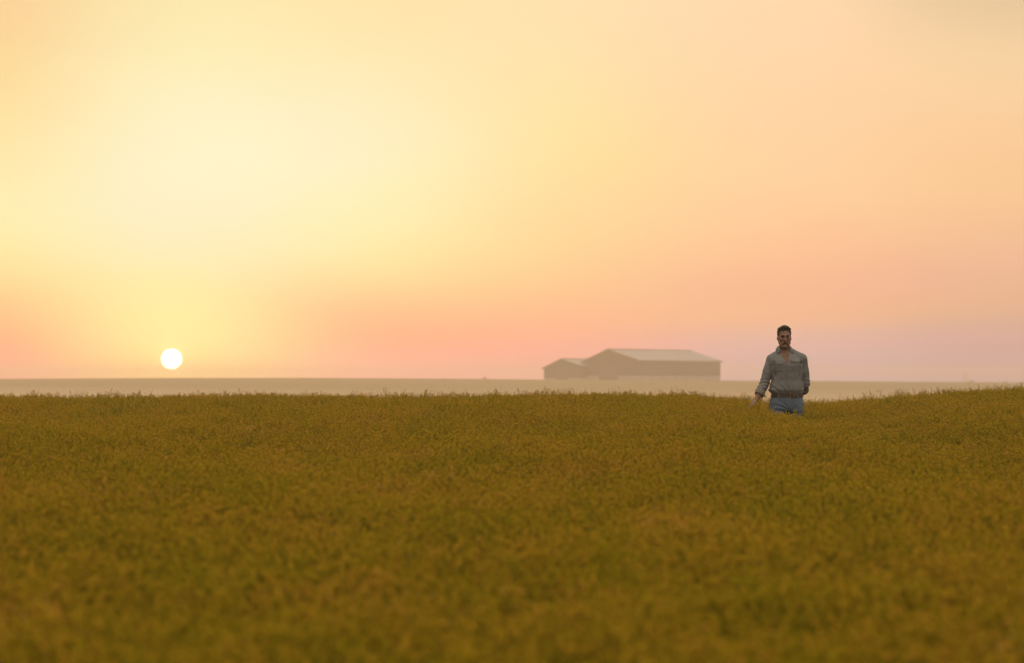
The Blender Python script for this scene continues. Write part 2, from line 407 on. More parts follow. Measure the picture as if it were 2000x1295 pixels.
    for s, (xa, za, xb, zb) in enumerate(((ua, ha, .45, hr - sr * .45), (-W - .3, hl - slp * .3, ua, ha))):
        bm = bmesh.new(); vs = []
        for y in (-ov - .12, -ov - .003):
            for (x, z) in ((xa, za - .22), (xb, zb - .22), (xb, zb + rt + .08), (xa, za + rt + .08)): vs.append(bm.verts.new((x, y, z)))
        for f in ((0, 1, 2, 3), (7, 6, 5, 4), (0, 4, 5, 1), (1, 5, 6, 2), (2, 6, 7, 3), (3, 7, 4, 0)): bm.faces.new([vs[i] for i in f])
        bm_obj('verge_board', bm, trim, roof)
    bm = bmesh.new(); add_box(bm, (.452, -ov, hr - sr * .45 - .16), (.62, Ls + ov, hr - sr * .45 + .03)); bm_obj('gutter', bm, trim, roof)
    # seams on the roof sheets
    bm = bmesh.new(); n = int(Ls / 2)
    for i in range(1, n):
        y = i * Ls / n; vs = []
        for yy_ in (y - .04, y + .04):
            for (x, z) in ((ua + .4, ha - sr * .4 + .02 + rt + .003), (.42, hr - sr * .42 + .02 + rt + .003), (.42, hr - sr * .42 + .02 + rt + .04), (ua + .4, ha - sr * .4 + .02 + rt + .04)): vs.append(bm.verts.new((x, yy_, z)))
        for f in ((0, 1, 2, 3), (7, 6, 5, 4), (0, 4, 5, 1), (1, 5, 6, 2), (2, 6, 7, 3), (3, 7, 4, 0)): bm.faces.new([vs[i] for i in f])
    bm_obj('roof_seam', bm, roofing, roof)
    tag(root, label, 'barn', 'farm sheds on the horizon')
    return root
barn('large_barn', 'large hazy barn with a broad pale grey roof, right and bigger of the two', 1133, 1248.5, 1188.5, 709.5, 682.5, 703.8, 158.5, 744, BD, 733.5, 7, concrete)
barn('small_barn', 'small low barn against the left gable of the big pale roofed barn', 1062.5, 1132.3, 1098, 718.8, 701, 713, 62, 744, BD + 11.5, 738.5, 4, concrete)

# ------------------------------------------------------------------ distant trees and pylon
bark = mat('bark', (.05, .035, .025), .95, .1)
leafm = mat('tree_foliage', (.038, .036, .018), .9, .1, noise_amt=.35, noise_scale=1.5)
def far_tree(px, row_top, wpx, D, label, kind_name='distant_tree', seed=0):
    rr = random.Random(seed)
    x = (px - 1000) / FP * D; gz = float(ground_z(x, D)); top = CAMZ + (HR - row_top) / FP * D
    w = wpx / FP * D / 2; h = top - gz
    root = empty(kind_name, (x, D, gz))
    bm = bmesh.new(); add_tube(bm, [(0, 0, -.3), (.1, 0, h * .35), (-.05, .1, h * .6)], [w * .09, w * .06, w * .03], 7)
    for k in range(5):
        a = k * 1.3; add_tube(bm, [(0, 0, h * (.3 + .05 * k)), (math.cos(a) * w * .5, math.sin(a) * w * .4, h * (.5 + .05 * k))], [w * .035, w * .012], 5)
    bm_obj('trunk', bm, bark, root, True)
    vs, fs = [], []
    for k in range(34):
        a = rr.uniform(0, 6.28); r_ = w * .80 * math.sqrt(rr.random()); cx, cy = r_ * math.cos(a), r_ * math.sin(a)
        ed = r_ / w; cr_ = w * rr.uniform(.2, .34) * (1 - .3 * ed); cz = h - cr_ * .75 - h * (.55 * ed ** 3 + .45 * rr.random() ** 1.5)
        for q_ in range(120):
            d = Vector((rr.gauss(0, 1), rr.gauss(0, 1), rr.gauss(0, 1))).normalized() * cr_ * rr.uniform(.6, 1.0)
            p = Vector((cx, cy, cz)) + Vector((d.x, d.y, d.z * .75)); s = w * rr.uniform(.05, .09)
            e1 = Vector((rr.gauss(0, 1), rr.gauss(0, 1), rr.gauss(0, 1))).normalized() * s; e2 = d.cross(e1).normalized() * s * .7
            n = len(vs); vs += [p - e1, p + e2, p + e1, p - e2]; fs.append((n, n + 1, n + 2, n + 3))
    mesh_obj('crown', vs, fs, leafm, root)
    tag(root, label, 'tree', 'far trees on the skyline'); return root
far_tree(946.5, 735.0, 15, 850, 'small round tree alone on the skyline between the sun and the barns', seed=1)
far_tree(1897, 742.3, 20, 950, 'faint rounded tree on the skyline at the foot of the pylon', seed=2)
far_tree(1932, 745.3, 17, 960, 'low faint bush on the skyline between two taller faint trees', 'distant_bush', seed=3)
far_tree(1960.5, 743.6, 19, 950, 'faint flat topped tree on the skyline, second tallest beyond the man', seed=4)
far_tree(1996, 743.6, 22, 960, 'faint tree on the skyline cut by the right edge of the photo', seed=5)
steel = mat('pylon_steel', (.16, .15, .15), .6, .4, metallic=.3)
def mast(px, row_top, D, w, label, name='power_pylon', arms=True, th=.14):
    x = (px - 1000) / FP * D; gz = float(ground_z(x, D)); top = CAMZ + (HR - row_top) / FP * D; h = top - gz
    root = empty(name, (x, D, gz), .4)
    bm = bmesh.new()
    def wd(z): return w * (1 - z / h) * .5 + .25
    lv = [h * k / 7 for k in range(8)]
    cs = [(1, 1), (1, -1), (-1, -1), (-1, 1)]
    for a, b_ in cs:
        add_tube(bm, [(a * wd(z), b_ * wd(z), z - (.3 if z == 0 else 0)) for z in lv], th, 4)
    bm_obj('tower', bm, steel, root)
    bm = bmesh.new()
    for k in range(7):
        for j in range(4):
            a, c = cs[j], cs[(j + 1) % 4]
            add_tube(bm, [(a[0] * wd(lv[k]), a[1] * wd(lv[k]), lv[k]), (c[0] * wd(lv[k + 1]), c[1] * wd(lv[k + 1]), lv[k + 1])], th * .5, 3)
    bm_obj('lattice_brace', bm, steel, root)
    if arms:
        for z, l in ((h * .97, 2.2), (h * .80, 3.2), (h * .62, 2.6)):
            bm = bmesh.new(); add_tube(bm, [(-l, 0, z - .1), (0, 0, z + .25), (l, 0, z - .1)], th * .7, 4); add_tube(bm, [(-l, 0, z - .1), (l, 0, z - .1)], th * .7, 4)
            a = bm_obj('cross_arm', bm, steel, root)
            for s in (-1, 1):
                bm = bmesh.new(); add_tube(bm, [(s * l * .95, 0, z - .1), (s * l * .95, 0, z - .9)], th * .6, 5)
                bm_obj('insulator', bm, steel, a)
    tag(root, label, 'pylon'); return root
mast(1885.5, 727, 1420, 2.0, 'faint thin power pylon on the far skyline right of the man')
mast(868, 736.8, 1300, 1.2, 'tiny faint mast on the skyline left of the lone round tree', 'radio_mast', False, .1)

MANX, MANY = 0.1213 * 25.3, 25.3
# ------------------------------------------------------------------ the walking man (distance fields turned into one smooth surface each)
PO = np.array([MANX, MANY, 0.0]); PO[2] = 1.45 - 1.18
def P(zx, zy, y=0.0):      # a point of his outline: from the front view, in his own metres
    return np.array([(zx - 647.5) / 1139.6, y, 1.9186 - zy / 1139.6])
class Field:
    def __init__(s, ax, ay, az):
        s.ax, s.ay, s.az = (np.asarray(a, np.float32) for a in (ax, ay, az))
        s.v = np.full((len(ax), len(ay), len(az)), 1.0, np.float32)
    def win(s, lo, hi):
        sl = []
        for a, l, h in zip((s.ax, s.ay, s.az), lo, hi):
            i0 = max(int(np.searchsorted(a, l)) - 1, 0); i1 = min(int(np.searchsorted(a, h)) + 1, len(a)); sl.append(slice(i0, max(i1, i0 + 1)))
        sl = tuple(sl)
        return sl, s.ax[sl[0]][:, None, None], s.ay[sl[1]][None, :, None], s.az[sl[2]][None, None, :]
    def add(s, f, lo, hi, k=.02):
        sl, x, y, z = s.win(lo, hi); d = f(x, y, z); v = s.v[sl]
        if k > 0:
            h = np.maximum(k - np.abs(v - d), 0) / k; s.v[sl] = np.minimum(v, d) - h * h * k * .25
        else: s.v[sl] = np.minimum(v, d)
    def cut(s, f, lo, hi, k=.008):
        sl, x, y, z = s.win(lo, hi); d = -f(x, y, z); v = s.v[sl]
        h = np.maximum(k - np.abs(v - d), 0) / k; s.v[sl] = np.maximum(v, d) + h * h * k * .25
    def cone(s, a, b, ra, rb, k=.02, flat=None):
        a = np.asarray(a, float); b = np.asarray(b, float); m = max(ra, rb) + .06
        ab = b - a; L2 = float(ab @ ab) + 1e-9
        def f(x, y, z):
            t = np.clip(((x - a[0]) * ab[0] + (y - a[1]) * ab[1] + (z - a[2]) * ab[2]) / L2, 0, 1)
            return np.sqrt((x - a[0] - t * ab[0]) ** 2 + (y - a[1] - t * ab[1]) ** 2 + (z - a[2] - t * ab[2]) ** 2) - (ra + t * (rb - ra))
        s.add(f, np.minimum(a, b) - m, np.maximum(a, b) + m, k)
    def chain(s, pts, rs, k=.02):
        for i in range(len(pts) - 1): s.cone(pts[i], pts[i + 1], rs[i], rs[i + 1], k)
    @staticmethod
    def fell(c, r, tilt=0.0):
        def f(x, y, z):
            dx, dy, dz = x - c[0], y - c[1], z - c[2]
            if tilt: dx, dz = dx * math.cos(tilt) - dz * math.sin(tilt), dx * math.sin(tilt) + dz * math.cos(tilt)
            q = np.sqrt((dx / r[0]) ** 2 + (dy / r[1]) ** 2 + (dz / r[2]) ** 2); g = np.sqrt((dx / r[0] ** 2) ** 2 + (dy / r[1] ** 2) ** 2 + (dz / r[2] ** 2) ** 2) + 1e-6
            return q * (q - 1) / g
        return f
    def ell(s, c, r, k=.02, tilt=0.0):
        c = np.asarray(c); r_ = max(r) + .06; s.add(s.fell(c, r, tilt), c - r_, c + r_, k)
    def cutell(s, c, r, k=.01):
        c = np.asarray(c); r_ = max(r) + .03; s.cut(s.fell(c, r), c - r_, c + r_, k)
    def loft(s, rows, k=.02, off=0.0, n=2.4):
        """rows: z, cx, cy, rx, ry"""
        R_ = np.array(sorted(rows)); z0, z1 = R_[0, 0], R_[-1, 0]
        def f(x, y, z):
            zz = np.clip(z, z0, z1); cx, cy, rx, ry = (np.interp(zz, R_[:, 0], R_[:, i]) for i in (1, 2, 3, 4))
            rx = rx + off; ry = ry + off
            q = ((np.abs(x - cx) / rx) ** n + (np.abs(y - cy) / ry) ** n) ** (1 / n)
            d = (q - 1) * np.minimum(rx, ry); e = np.maximum(z0 - z, z - z1)
            return np.where(e > 0, np.sqrt(np.maximum(d, 0) ** 2 + e * e) + np.minimum(d, 0) * 0, np.maximum(d, e))
        s.add(f, (R_[:, 1].min() - R_[:, 3].max() - .08, -.4, z0 - .05), (R_[:, 1].max() + R_[:, 3].max() + .08, .4, z1 + .05), k)
    def mesh(s):
        v = s.v; nx, ny, nz = v.shape; ins = v < 0
        c = ins.astype(np.int8); S = sum(c[i:nx - 1 + i, j:ny - 1 + j, k:nz - 1 + k] for i in (0, 1) for j in (0, 1) for k in (0, 1))
        act = (S > 0) & (S < 8); idx = -np.ones(act.shape, np.int64); I, J, K = np.nonzero(act); idx[I, J, K] = np.arange(len(I))
        acc_ = np.zeros((len(I), 3)); cnt = np.zeros(len(I))
        A = (s.ax, s.ay, s.az); base_ = (I, J, K)
        for ax in range(3):
            o1, o2 = [d for d in range(3) if d != ax]
            for p in (0, 1):
                for q in (0, 1):
                    a = list(base_); a[o1] = base_[o1] + p; a[o2] = base_[o2] + q; b_ = list(a); b_[ax] = a[ax] + 1
                    va = v[tuple(a)]; vb = v[tuple(b_)]; m = (va < 0) != (vb < 0); t_ = np.where(m, va / np.where(m, va - vb, 1), 0)
                    co = np.zeros((len(I), 3)); co[:, ax] = A[ax][a[ax]] + t_ * (A[ax][b_[ax]] - A[ax][a[ax]]); co[:, o1] = A[o1][a[o1]]; co[:, o2] = A[o2][a[o2]]
                    acc_[m] += co[m]; cnt[m] += 1
        V = acc_ / cnt[:, None]; F = []
        for ax in range(3):
            o1, o2 = (ax + 1) % 3, (ax + 2) % 3
            lo = [slice(1, n - 1) for n in v.shape]; hi = list(lo); lo[ax] = slice(0, v.shape[ax] - 1); hi[ax] = slice(1, v.shape[ax])
            a = ins[tuple(lo)]; b_ = ins[tuple(hi)]; X_ = np.nonzero(a != b_); fl = a[X_]
            off_ = [1, 1, 1]; off_[ax] = 0; B = [X_[d] + off_[d] for d in range(3)]
            def at2(p, q):
                c_ = list(B); c_[o1] = B[o1] - p; c_[o2] = B[o2] - q; return idx[tuple(c_)]
            Q = np.stack([at2(1, 1), at2(0, 1), at2(0, 0), at2(1, 0)], -1); Q[~fl] = Q[~fl][:, ::-1]; F.append(Q)
        F = np.concatenate(F); F = F[(F >= 0).all(1)]
        return V, F
def field_obj(name, fd, m, parent):
    V, F = fd.mesh()
    me = bpy.data.meshes.new(name); me.vertices.add(len(V)); me.vertices.foreach_set('co', V.astype(np.float32).ravel())
    me.loops.add(len(F) * 4); me.loops.foreach_set('vertex_index', F.astype(np.int32).ravel())
    me.polygons.add(len(F)); me.polygons.foreach_set('loop_start', np.arange(len(F), dtype=np.int32) * 4); me.polygons.foreach_set('loop_total', np.full(len(F), 4, np.int32))
    me.update(calc_edges=True); me.validate(); me.polygons.foreach_set('use_smooth', [True] * len(me.polygons)); me.materials.append(m)
    o = bpy.data.objects.new(name, me); COL.objects.link(o); o.parent = parent
    return o
def axis_(*parts): return np.unique(np.round(np.concatenate([np.arange(a, b, st) for a, b, st in parts]), 5))

skin = mat('skin', (.205, .108, .074), .6, .3, noise_amt=.12, noise_scale=40)
hairm = mat('hair', (.030, .017, .010), .7, .3, noise_amt=.5, noise_scale=160, bump=.003)
beardm = mat('beard_hair', (.150, .084, .057), .85, .2, noise_amt=.4, noise_scale=200, bump=.002)
shirtm = mat('shirt_cotton', (.152, .153, .160), .92, .1, noise_amt=.10, noise_scale=9, bump=.0006)
shirt2 = mat('shirt_lining', (.150, .138, .122), .92, .1)
jeansm = mat('denim', (.105, .148, .215), .92, .1, noise_amt=.30, noise_scale=7, bump=.0008)
seam_m = mat('denim_seam', (.26, .22, .15), .9, .1)
leather = mat('belt_leather', (.036, .018, .010), .6, .35, noise_amt=.2)
brass = mat('buckle_brass', (.20, .13, .05), .5, .5, metallic=.7)
bootm = mat('boot_leather', (.10, .06, .035), .6, .3)
buttonm = mat('button_horn', (.09, .075, .06), .5, .4)
eyem = mat('eye', (.07, .055, .045), .3, .5)

man = empty('person', tuple(PO))
HX = -.045        # centre line of the head
TX = -.028        # centre line of the chest
SL, SR = np.array([-.188, .01, 1.438]), np.array([.148, .01, 1.450])      # shoulder joints
EL_, WL = np.array([-.268, -.015, 1.175]), np.array([-.366, -.10, 1.005])
ER, WR = np.array([.196, .035, 1.180]), np.array([.165, .165, 1.065])
HipL, HipR = np.array([-.115, .0, .93]), np.array([.075, .0, .93])
KnL, KnR = np.array([-.125, -.10, .50]), np.array([.088, .02, .50])
AnL, AnR = np.array([-.120, -.12, .09]), np.array([.090, .16, .12])
# ---- body
B = Field(axis_((-.50, -.34, .0035), (-.34, -.14, .006), (-.14, .06, .0032), (.06, .27, .006)), axis_((-.26, .22, .0045)), axis_((.02, .86, .009), (.86, 1.08, .0035), (1.08, 1.5, .007), (1.5, 1.87, .0032)))
B.loft([(.935, -.02, .0, .130, .080), (.95, -.02, .0, .145, .090), (1.08, -.02, .0, .140, .092), (1.2, -.022, 0, .140, .092), (1.33, TX, .004, .150, .094), (1.43, TX, .004, .150, .098), (1.50, TX - .003, .01, .120, .075), (1.545, HX + .01, .015, .070, .058)], k=.03)
B.cone((-.036, .02, 1.50), (HX, .005, 1.64), .062, .057, .04)
B.cone((TX, .01, 1.49), SL + [.02, 0, 0], .06, .055, .03); B.cone((TX, .01, 1.50), SR - [.02, 0, 0], .06, .055, .03)
B.chain([SL, EL_], [.046, .038]); B.cone(EL_, EL_ * .55 + WL * .45, .042, .041); B.cone(EL_ * .55 + WL * .45, WL, .041, .027)
B.chain([SR, ER, WR], [.046, .038, .028])
for H_, K_, A_ in ((HipL, KnL, AnL), (HipR, KnR, AnR)):
    B.chain([H_, K_, K_ * .7 + A_ * .3 + np.array([0, .015, 0]), A_], [.072, .050, .050, .038], .02); B.chain([A_, A_ + np.array([0, -.14, -.05])], [.035, .03])
# head
hy = .0
B.ell((HX, hy + .018, 1.738), (.0700, .095, .083), .02)                 # skull
B.ell((HX, hy - .018, 1.675), (.055, .074, .080), .03)                  # face
B.ell((HX, hy - .045, 1.612), (.042, .045, .036), .03)                  # jaw
B.ell((HX, hy - .083, 1.590), (.021, .017, .017), .02)                  # chin
for s in (-1, 1):
    B.cone((HX + s * .046, .0, 1.655), (HX + s * .022, -.062, 1.598), .022, .019, .02)      # jaw line
    B.ell((HX + s * .040, -.064, 1.674), (.015, .012, .011), .03)
    B.ell((HX, .022, 1.690), (.0665, .075, .055), .02)       # cheekbone
    B.cone((HX + s * .010, -.093, 1.717), (HX + s * .042, -.078, 1.716), .0095, .009, .012)  # brow
    B.cutell((HX + s * .031, -.102, 1.700), (.018, .020, .0120), .010)  # eye socket
    B.ell((HX + s * .0725, .014, 1.694), (.0075, .016, .028), .006, tilt=-s * .22)              # ear
    B.cutell((HX + s * .083, .008, 1.696), (.004, .008, .016), .004)
for s in (-1, 1):
    B.ell((HX + s * .031, -.0775, 1.7065), (.0165, .0125, .0058), .004); B.ell((HX + s * .031, -.0765, 1.6910), (.0160, .0120, .0050), .004)   # eyelids
B.cone((HX, -.092, 1.708), (HX, -.114, 1.662), .0080, .0110, .012); B.ell((HX, -.107, 1.655), (.0155, .011, .008), .008)
B.cone((HX - .018, -.088, 1.6225), (HX + .018, -.088, 1.6225), .0065, .0065, .006); B.cone((HX - .016, -.087, 1.611), (HX + .016, -.087, 1.611), .0072, .0072, .004)
B.cut(lambda x, y, z: np.maximum(np.abs(z - 1.6168) - .0012, np.maximum(np.abs(x - HX) - .024, y + .086)), (HX - .04, -.14, 1.60), (HX + .04, -.06, 1.63), .002)
# left hand, stroking the top of the crop: palm, four fingers, thumb
hd = np.array([-.070, -.020, -.072]); hd = hd / np.linalg.norm(hd); sd = np.array([.25, -.90, .05]); sd = sd - hd * (sd @ hd); sd /= np.linalg.norm(sd); nd_ = np.cross(hd, sd)
pc = WL + hd * .045
for q_ in (-.026, -.009, .009, .026): B.cone(WL + sd * q_ * .5 + hd * .012, WL + hd * .088 + sd * q_, .015, .0125, .012)
for q_, l_, sp__ in ((-.031, .062, -.22), (-.0105, .076, -.07), (.0105, .080, .07), (.031, .073, .20)):
    a = WL + hd * .088 + sd * q_; d1 = hd + sd * sp__; d1 /= np.linalg.norm(d1); d2 = d1 * .9 + nd_ * .25 + np.array([0, 0, -.25]); d2 /= np.linalg.norm(d2)
    m_ = a + d1 * l_ * .45; e_ = m_ + d2 * l_ * .30; B.chain([a, m_, e_, e_ + (d2 + np.array([0, 0, -.35])) * l_ * .22], [.0098, .0088, .0080, .0070], .004)
a = WL + hd * .025 + sd * .022; t1 = hd * .6 + sd * .8; t1 /= np.linalg.norm(t1); B.chain([a, a + t1 * .036, a + t1 * .036 + (hd * .85 + sd * .4) * .030, a + t1 * .036 + (hd * .95 + sd * .2) * .054], [.014, .011, .0095, .008], .005)
# right hand, tucked into the back pocket
hb = np.array([-.55, -.10, -.80]); hb /= np.linalg.norm(hb); sb = np.array([.8, .1, -.5]); sb -= hb * (sb @ hb); sb /= np.linalg.norm(sb)
for q_ in (-.028, -.0095, .0095, .028):
    a = WR + hb * .085 + sb * q_; B.cone(WR, a, .017, .013, .012); B.chain([a, a + hb * .040 + sb * q_ * .25, a + hb * .068 + sb * q_ * .3], [.0098, .0088, .0075], .004)
B.chain([WR + hb * .02 - sb * .02, WR + hb * .05 - sb * .045, WR + hb * .085 - sb * .052], [.014, .011, .009], .005)
body = field_obj('body', B, skin, man)
# ---- eyes
for s in (-1, 1):
    bm = bmesh.new(); bmesh.ops.create_uvsphere(bm, u_segments=14, v_segments=9, radius=.0108); e_ = bm_obj('eye', bm, eyem, man, True); e_.location = (HX + s * .031, -.0765, 1.699)
    bm = bmesh.new(); bmesh.ops.create_uvsphere(bm, u_segments=12, v_segments=8, radius=.0058); i_ = bm_obj('iris', bm, hairm, e_, True); i_.location = (0, -.0062, 0)
# ---- hair
H = Field(axis_((-.15, .06, .003)), axis_((-.11, .15, .003)), axis_((1.60, 1.86, .003)))
H.ell((HX, .020, 1.746), (.0785, .103, .0815), .01)
for k, (dx, dy, dz, r_) in enumerate(((-.038, -.045, .042, .030), (-.012, -.055, .058, .030), (.022, -.052, .056, .030), (.042, -.030, .038, .030), (0, .0, .062, .035), (-.038, .01, .040, .034), (.038, .03, .040, .034), (.008, -.02, .066, .020))):
    H.ell((HX + dx, .012 + dy, 1.750 + dz), (r_, r_ * 1.2, r_ * .62), .012)
def clump(x, y, z): return .0020 * np.sin(x * 150 + 6 * np.sin(z * 60)) * np.sin(y * 120 + 3 * np.sin(x * 90)) + .0012 * np.sin(z * 260 + x * 200)
H.v = H.v + clump(H.ax[:, None, None], H.ay[None, :, None], H.az[None, None, :]).astype(np.float32)
def faceclear(x, y, z):            # the face, forehead and the sides below the ears stay free of hair
    hl = 1.770 - 1.1 * np.maximum(np.abs(x - HX) - .045, 0) + .006 * np.sin((x - HX) * 110)
    return np.maximum(np.maximum(z - hl, y + .030), np.abs(x - HX) - .067)
H.cut(faceclear, (-.2, -.2, 1.5), (.2, .0, 1.86), .006)
H.cut(lambda x, y, z: np.maximum(z - (1.672 - .35 * np.clip(y, -.03, .09) * 1.0), 0 * x - .02 + 0 * y), (-.2, -.2, 1.5), (.2, .2, 1.72), .006)
hair = field_obj('hair', H, hairm, man)
# ---- moustache and short beard
M_ = Field(axis_((-.12, .03, .0028)), axis_((-.13, .02, .0028)), axis_((1.555, 1.73, .0028)))
for s in (-1, 1):
    M_.chain([(HX, -.101, 1.6385), (HX + s * .022, -.097, 1.634), (HX + s * .034, -.083, 1.612), (HX + s * .031, -.078, 1.592)], [.0085, .0095, .0075, .007], .006)
    M_.chain([(HX + s * .060, -.012, 1.672), (HX + s * .053, -.026, 1.636), (HX + s * .039, -.050, 1.604), (HX + s * .018, -.082, 1.585)], [.0070, .0122, .0132, .0125], .012)
    bmb = Field(axis_((HX + s * .028 - .03, HX + s * .028 + .03, .0022)), axis_((-.12, -.06, .0022)), axis_((1.70, 1.74, .0022)))
    bmb.chain([(HX + s * .010, -.1000, 1.7125), (HX + s * .027, -.0975, 1.7165), (HX + s * .044, -.085, 1.7125)], [.0062, .0075, .0055], .003); field_obj('eyebrow', bmb, hairm, man)
M_.ell((HX, -.084, 1.588), (.024, .0175, .016), .012)
M_.v = M_.v + (.0012 * np.sin(M_.ax[:, None, None] * 420) * np.sin(M_.az[None, None, :] * 300 + 1)).astype(np.float32)
field_obj('beard', M_, beardm, man)

# ---- shirt
def nz3(x, y, z, a, b_, c, p): return np.sin(x * a + 1.7 * np.sin(z * b_ + p) + p) * np.sin(z * b_ + 1.3 * np.sin(y * c + x * a * .5) + 2 * p)
S = Field(axis_((-.40, .28, .0042)), axis_((-.24, .26, .0050)), axis_((1.02, 1.64, .0042)))
S.loft([(1.066, -.018, .0, .166, .118), (1.085, -.022, -.002, .182, .130), (1.115, -.024, -.003, .194, .142), (1.16, -.020, -.003, .186, .139), (1.22, -.018, 0, .172, .132),
        (1.30, -.020, 0, .176, .132), (1.38, TX + .004, 0, .186, .134), (1.44, TX + .002, .004, .180, .124), (1.49, TX - .002, .010, .145, .100), (1.53, TX - .005, .014, .108, .076), (1.565, HX + .008, .018, .074, .064), (1.585, HX + .004, .02, .068, .062)], k=.02, n=2.3)
S.cone((-.070, .016, 1.532), SL + [.004, 0, .006], .046, .064, .03); S.cone((.010, .016, 1.540), SR + [-.004, 0, .006], .046, .063, .03)
S.chain([SL, SL * .5 + EL_ * .5 + [-.004, 0, 0], EL_ + [-.003, 0, .0], EL_ * .45 + WL * .55 + [.006, 0, .012]], [.063, .056, .053, .051], .010)
S.chain([SR + [.0, 0, 0], SR * .5 + ER * .5 + [.006, 0, 0], ER + [-.002, 0, 0], ER * .5 + WR * .5], [.062, .055, .051, .046], .010)
xx, yy3, zz = S.ax[:, None, None], S.ay[None, :, None], S.az[None, None, :]
# folds: drag lines fanning up from the belt, sleeve creases, chest wrinkles
low = np.clip((1.24 - zz) / .15, 0, 1) * np.clip((zz - 1.05) / .03, 0, 1)
angf = np.arctan2(xx + .02, zz - .97)
fold_ = .0034 * low * np.sin(angf * 17 + 2.2 * np.sin(zz * 22) + yy3 * 9) + .0016 * low * np.sin(angf * 34 + 3 * np.sin(zz * 31 + 1))
sleL = np.clip((-.19 - xx) / .04, 0, 1); sleR = np.clip((xx - .15) / .04, 0, 1)
fold_ = fold_ + .0034 * (sleL * np.sin(zz * 70 + xx * 90 + 2.6 * np.sin(xx * 40 + yy3 * 34 + zz * 14)) * (.5 + .5 * np.sin(zz * 19 + yy3 * 20)) + sleR * np.sin(zz * 66 - xx * 95 + 2.6 * np.sin(xx * 45 + yy3 * 28 + zz * 12)) * (.5 + .5 * np.sin(zz * 17 + 1 + yy3 * 20))) * np.clip((1.42 - zz) / .1, 0, 1) + .004 * (sleL + sleR) * np.exp(-((zz - 1.19) / .05) ** 2) * np.sin(zz * 150 + yy3 * 60)
up_ = np.clip((zz - 1.2) / .1, 0, 1)
fold_ = fold_ + .0035 * up_ * nz3(xx, yy3, zz, 34, 17, 14, .6) + .0022 * up_ * nz3(xx, yy3, zz, 66, 33, 23, 1.9)
# hanging folds from shoulder to armpit
for cxx, sgn in ((-.165, 1), (.125, -1)):
    fold_ = fold_ - .013 * np.exp(-((xx - cxx - sgn * (1.40 - zz) * .10) / .010) ** 2) * np.clip((1.46 - zz) / .05, 0, 1) * np.clip((zz - 1.22) / .05, 0, 1) * (yy3 < 0)
# button placket
fold_ = fold_ + .0030 * (np.abs(xx - (-.036 + (1.4 - zz) * -.02) - .006 * np.sin(zz * 21)) < .016) * (zz < 1.42) * (yy3 < 0)
S.v = S.v - fold_.astype(np.float32)
# open neck
def vneck(x, y, z):
    w_ = .004 + .048 * np.clip((z - 1.410) / .125, 0, 1) ** .9
    return np.maximum(np.maximum(np.abs(x - (-.036 - .06 * (z - 1.41))) - w_, 1.408 - z), y - .0)
S.cut(vneck, (-.2, -.3, 1.38), (.15, .02, 1.66), .003)
S.cut(lambda x, y, z: np.maximum(np.hypot(x - HX - .002, y - .018) - .0655, 1.50 - z), (-.2, -.2, 1.5), (.15, .2, 1.66), .004)
S.cut(lambda x, y, z: 1.062 - z * 1.0 + 0 * x + 0 * y if False else (z - 1.060) + 0 * x + 0 * y, (-.25, -.3, .9), (.22, .3, 1.075), .004)
shirt = field_obj('shirt', S, shirtm, man); tag(shirt, 'grey khaki long sleeved work shirt with rolled cuffs')
# a ray down to the shirt's front, to lay flaps and buttons on it
from mathutils.bvhtree import BVHTree
def bvh(o): return BVHTree.FromPolygons([v.co.copy() for v in o.data.vertices], [tuple(p.vertices) for p in o.data.polygons])
tS = bvh(shirt)
def front_y(x, z, tree=tS, back=False):
    h = tree.ray_cast(Vector((x, .5 if back else -.5, z)), Vector((0, -1 if back else 1, 0))); return h[0].y if h[0] else 0.0
def patch(name, corners, m, parent, nu=18, nv=10, t=.003, lift=.003, bow=0.0, tree=None):
    tree = tree or tS
    a, b_, c, d = [np.array(q_, float) for q_ in corners]      # top left, top right, bottom right, bottom left: (x, z)
    bm = bmesh.new(); G1, G2 = [], []
    for j in range(nv + 1):
        r1, r2 = [], []
        for i in range(nu + 1):
            u, v_ = i / nu, j / nv; p = (a * (1 - u) + b_ * u) * (1 - v_) + (d * (1 - u) + c * u) * v_
            if bow: p = p - np.array([0, bow * v_ * (1 - abs(2 * u - 1))])
            y = front_y(p[0], p[1], tree); r1.append(bm.verts.new((p[0], y - lift - t * (.4 + .6 * v_), p[1]))); r2.append(bm.verts.new((p[0], y + .004, p[1])))
        G1.append(r1); G2.append(r2)
    for j in range(nv):
        for i in range(nu):
            bm.faces.new((G1[j][i], G1[j + 1][i], G1[j + 1][i + 1], G1[j][i + 1])); bm.faces.new((G2[j][i], G2[j][i + 1], G2[j + 1][i + 1], G2[j + 1][i]))
    for j in range(nv):
        bm.faces.new((G1[j][0], G2[j][0], G2[j + 1][0], G1[j + 1][0])); bm.faces.new((G1[j][nu], G1[j + 1][nu], G2[j + 1][nu], G2[j][nu]))
    for i in range(nu):
        bm.faces.new((G1[0][i], G1[0][i + 1], G2[0][i + 1], G2[0][i])); bm.faces.new((G1[nv][i], G2[nv][i], G2[nv][i + 1], G1[nv][i + 1]))
    return bm_obj(name, bm, m, parent, False)
def xz(zx, zy): p = P(zx, zy); return (p[0], p[2])
for cs_, po_ in (((xz(405, 548), xz(560, 556), xz(556, 582), xz(408, 584)), (xz(412, 585), xz(553, 583), xz(550, 676), xz(418, 680))),
                 ((xz(668, 536), xz(792, 530), xz(790, 556), xz(672, 562)), (xz(675, 562), xz(786, 557), xz(782, 660), xz(680, 664)))):
    patch('chest_pocket', po_, shirtm, shirt, t=.002, lift=.0028)
    patch('pocket_flap', cs_, shirtm, shirt, t=.010, lift=.003, bow=.008)
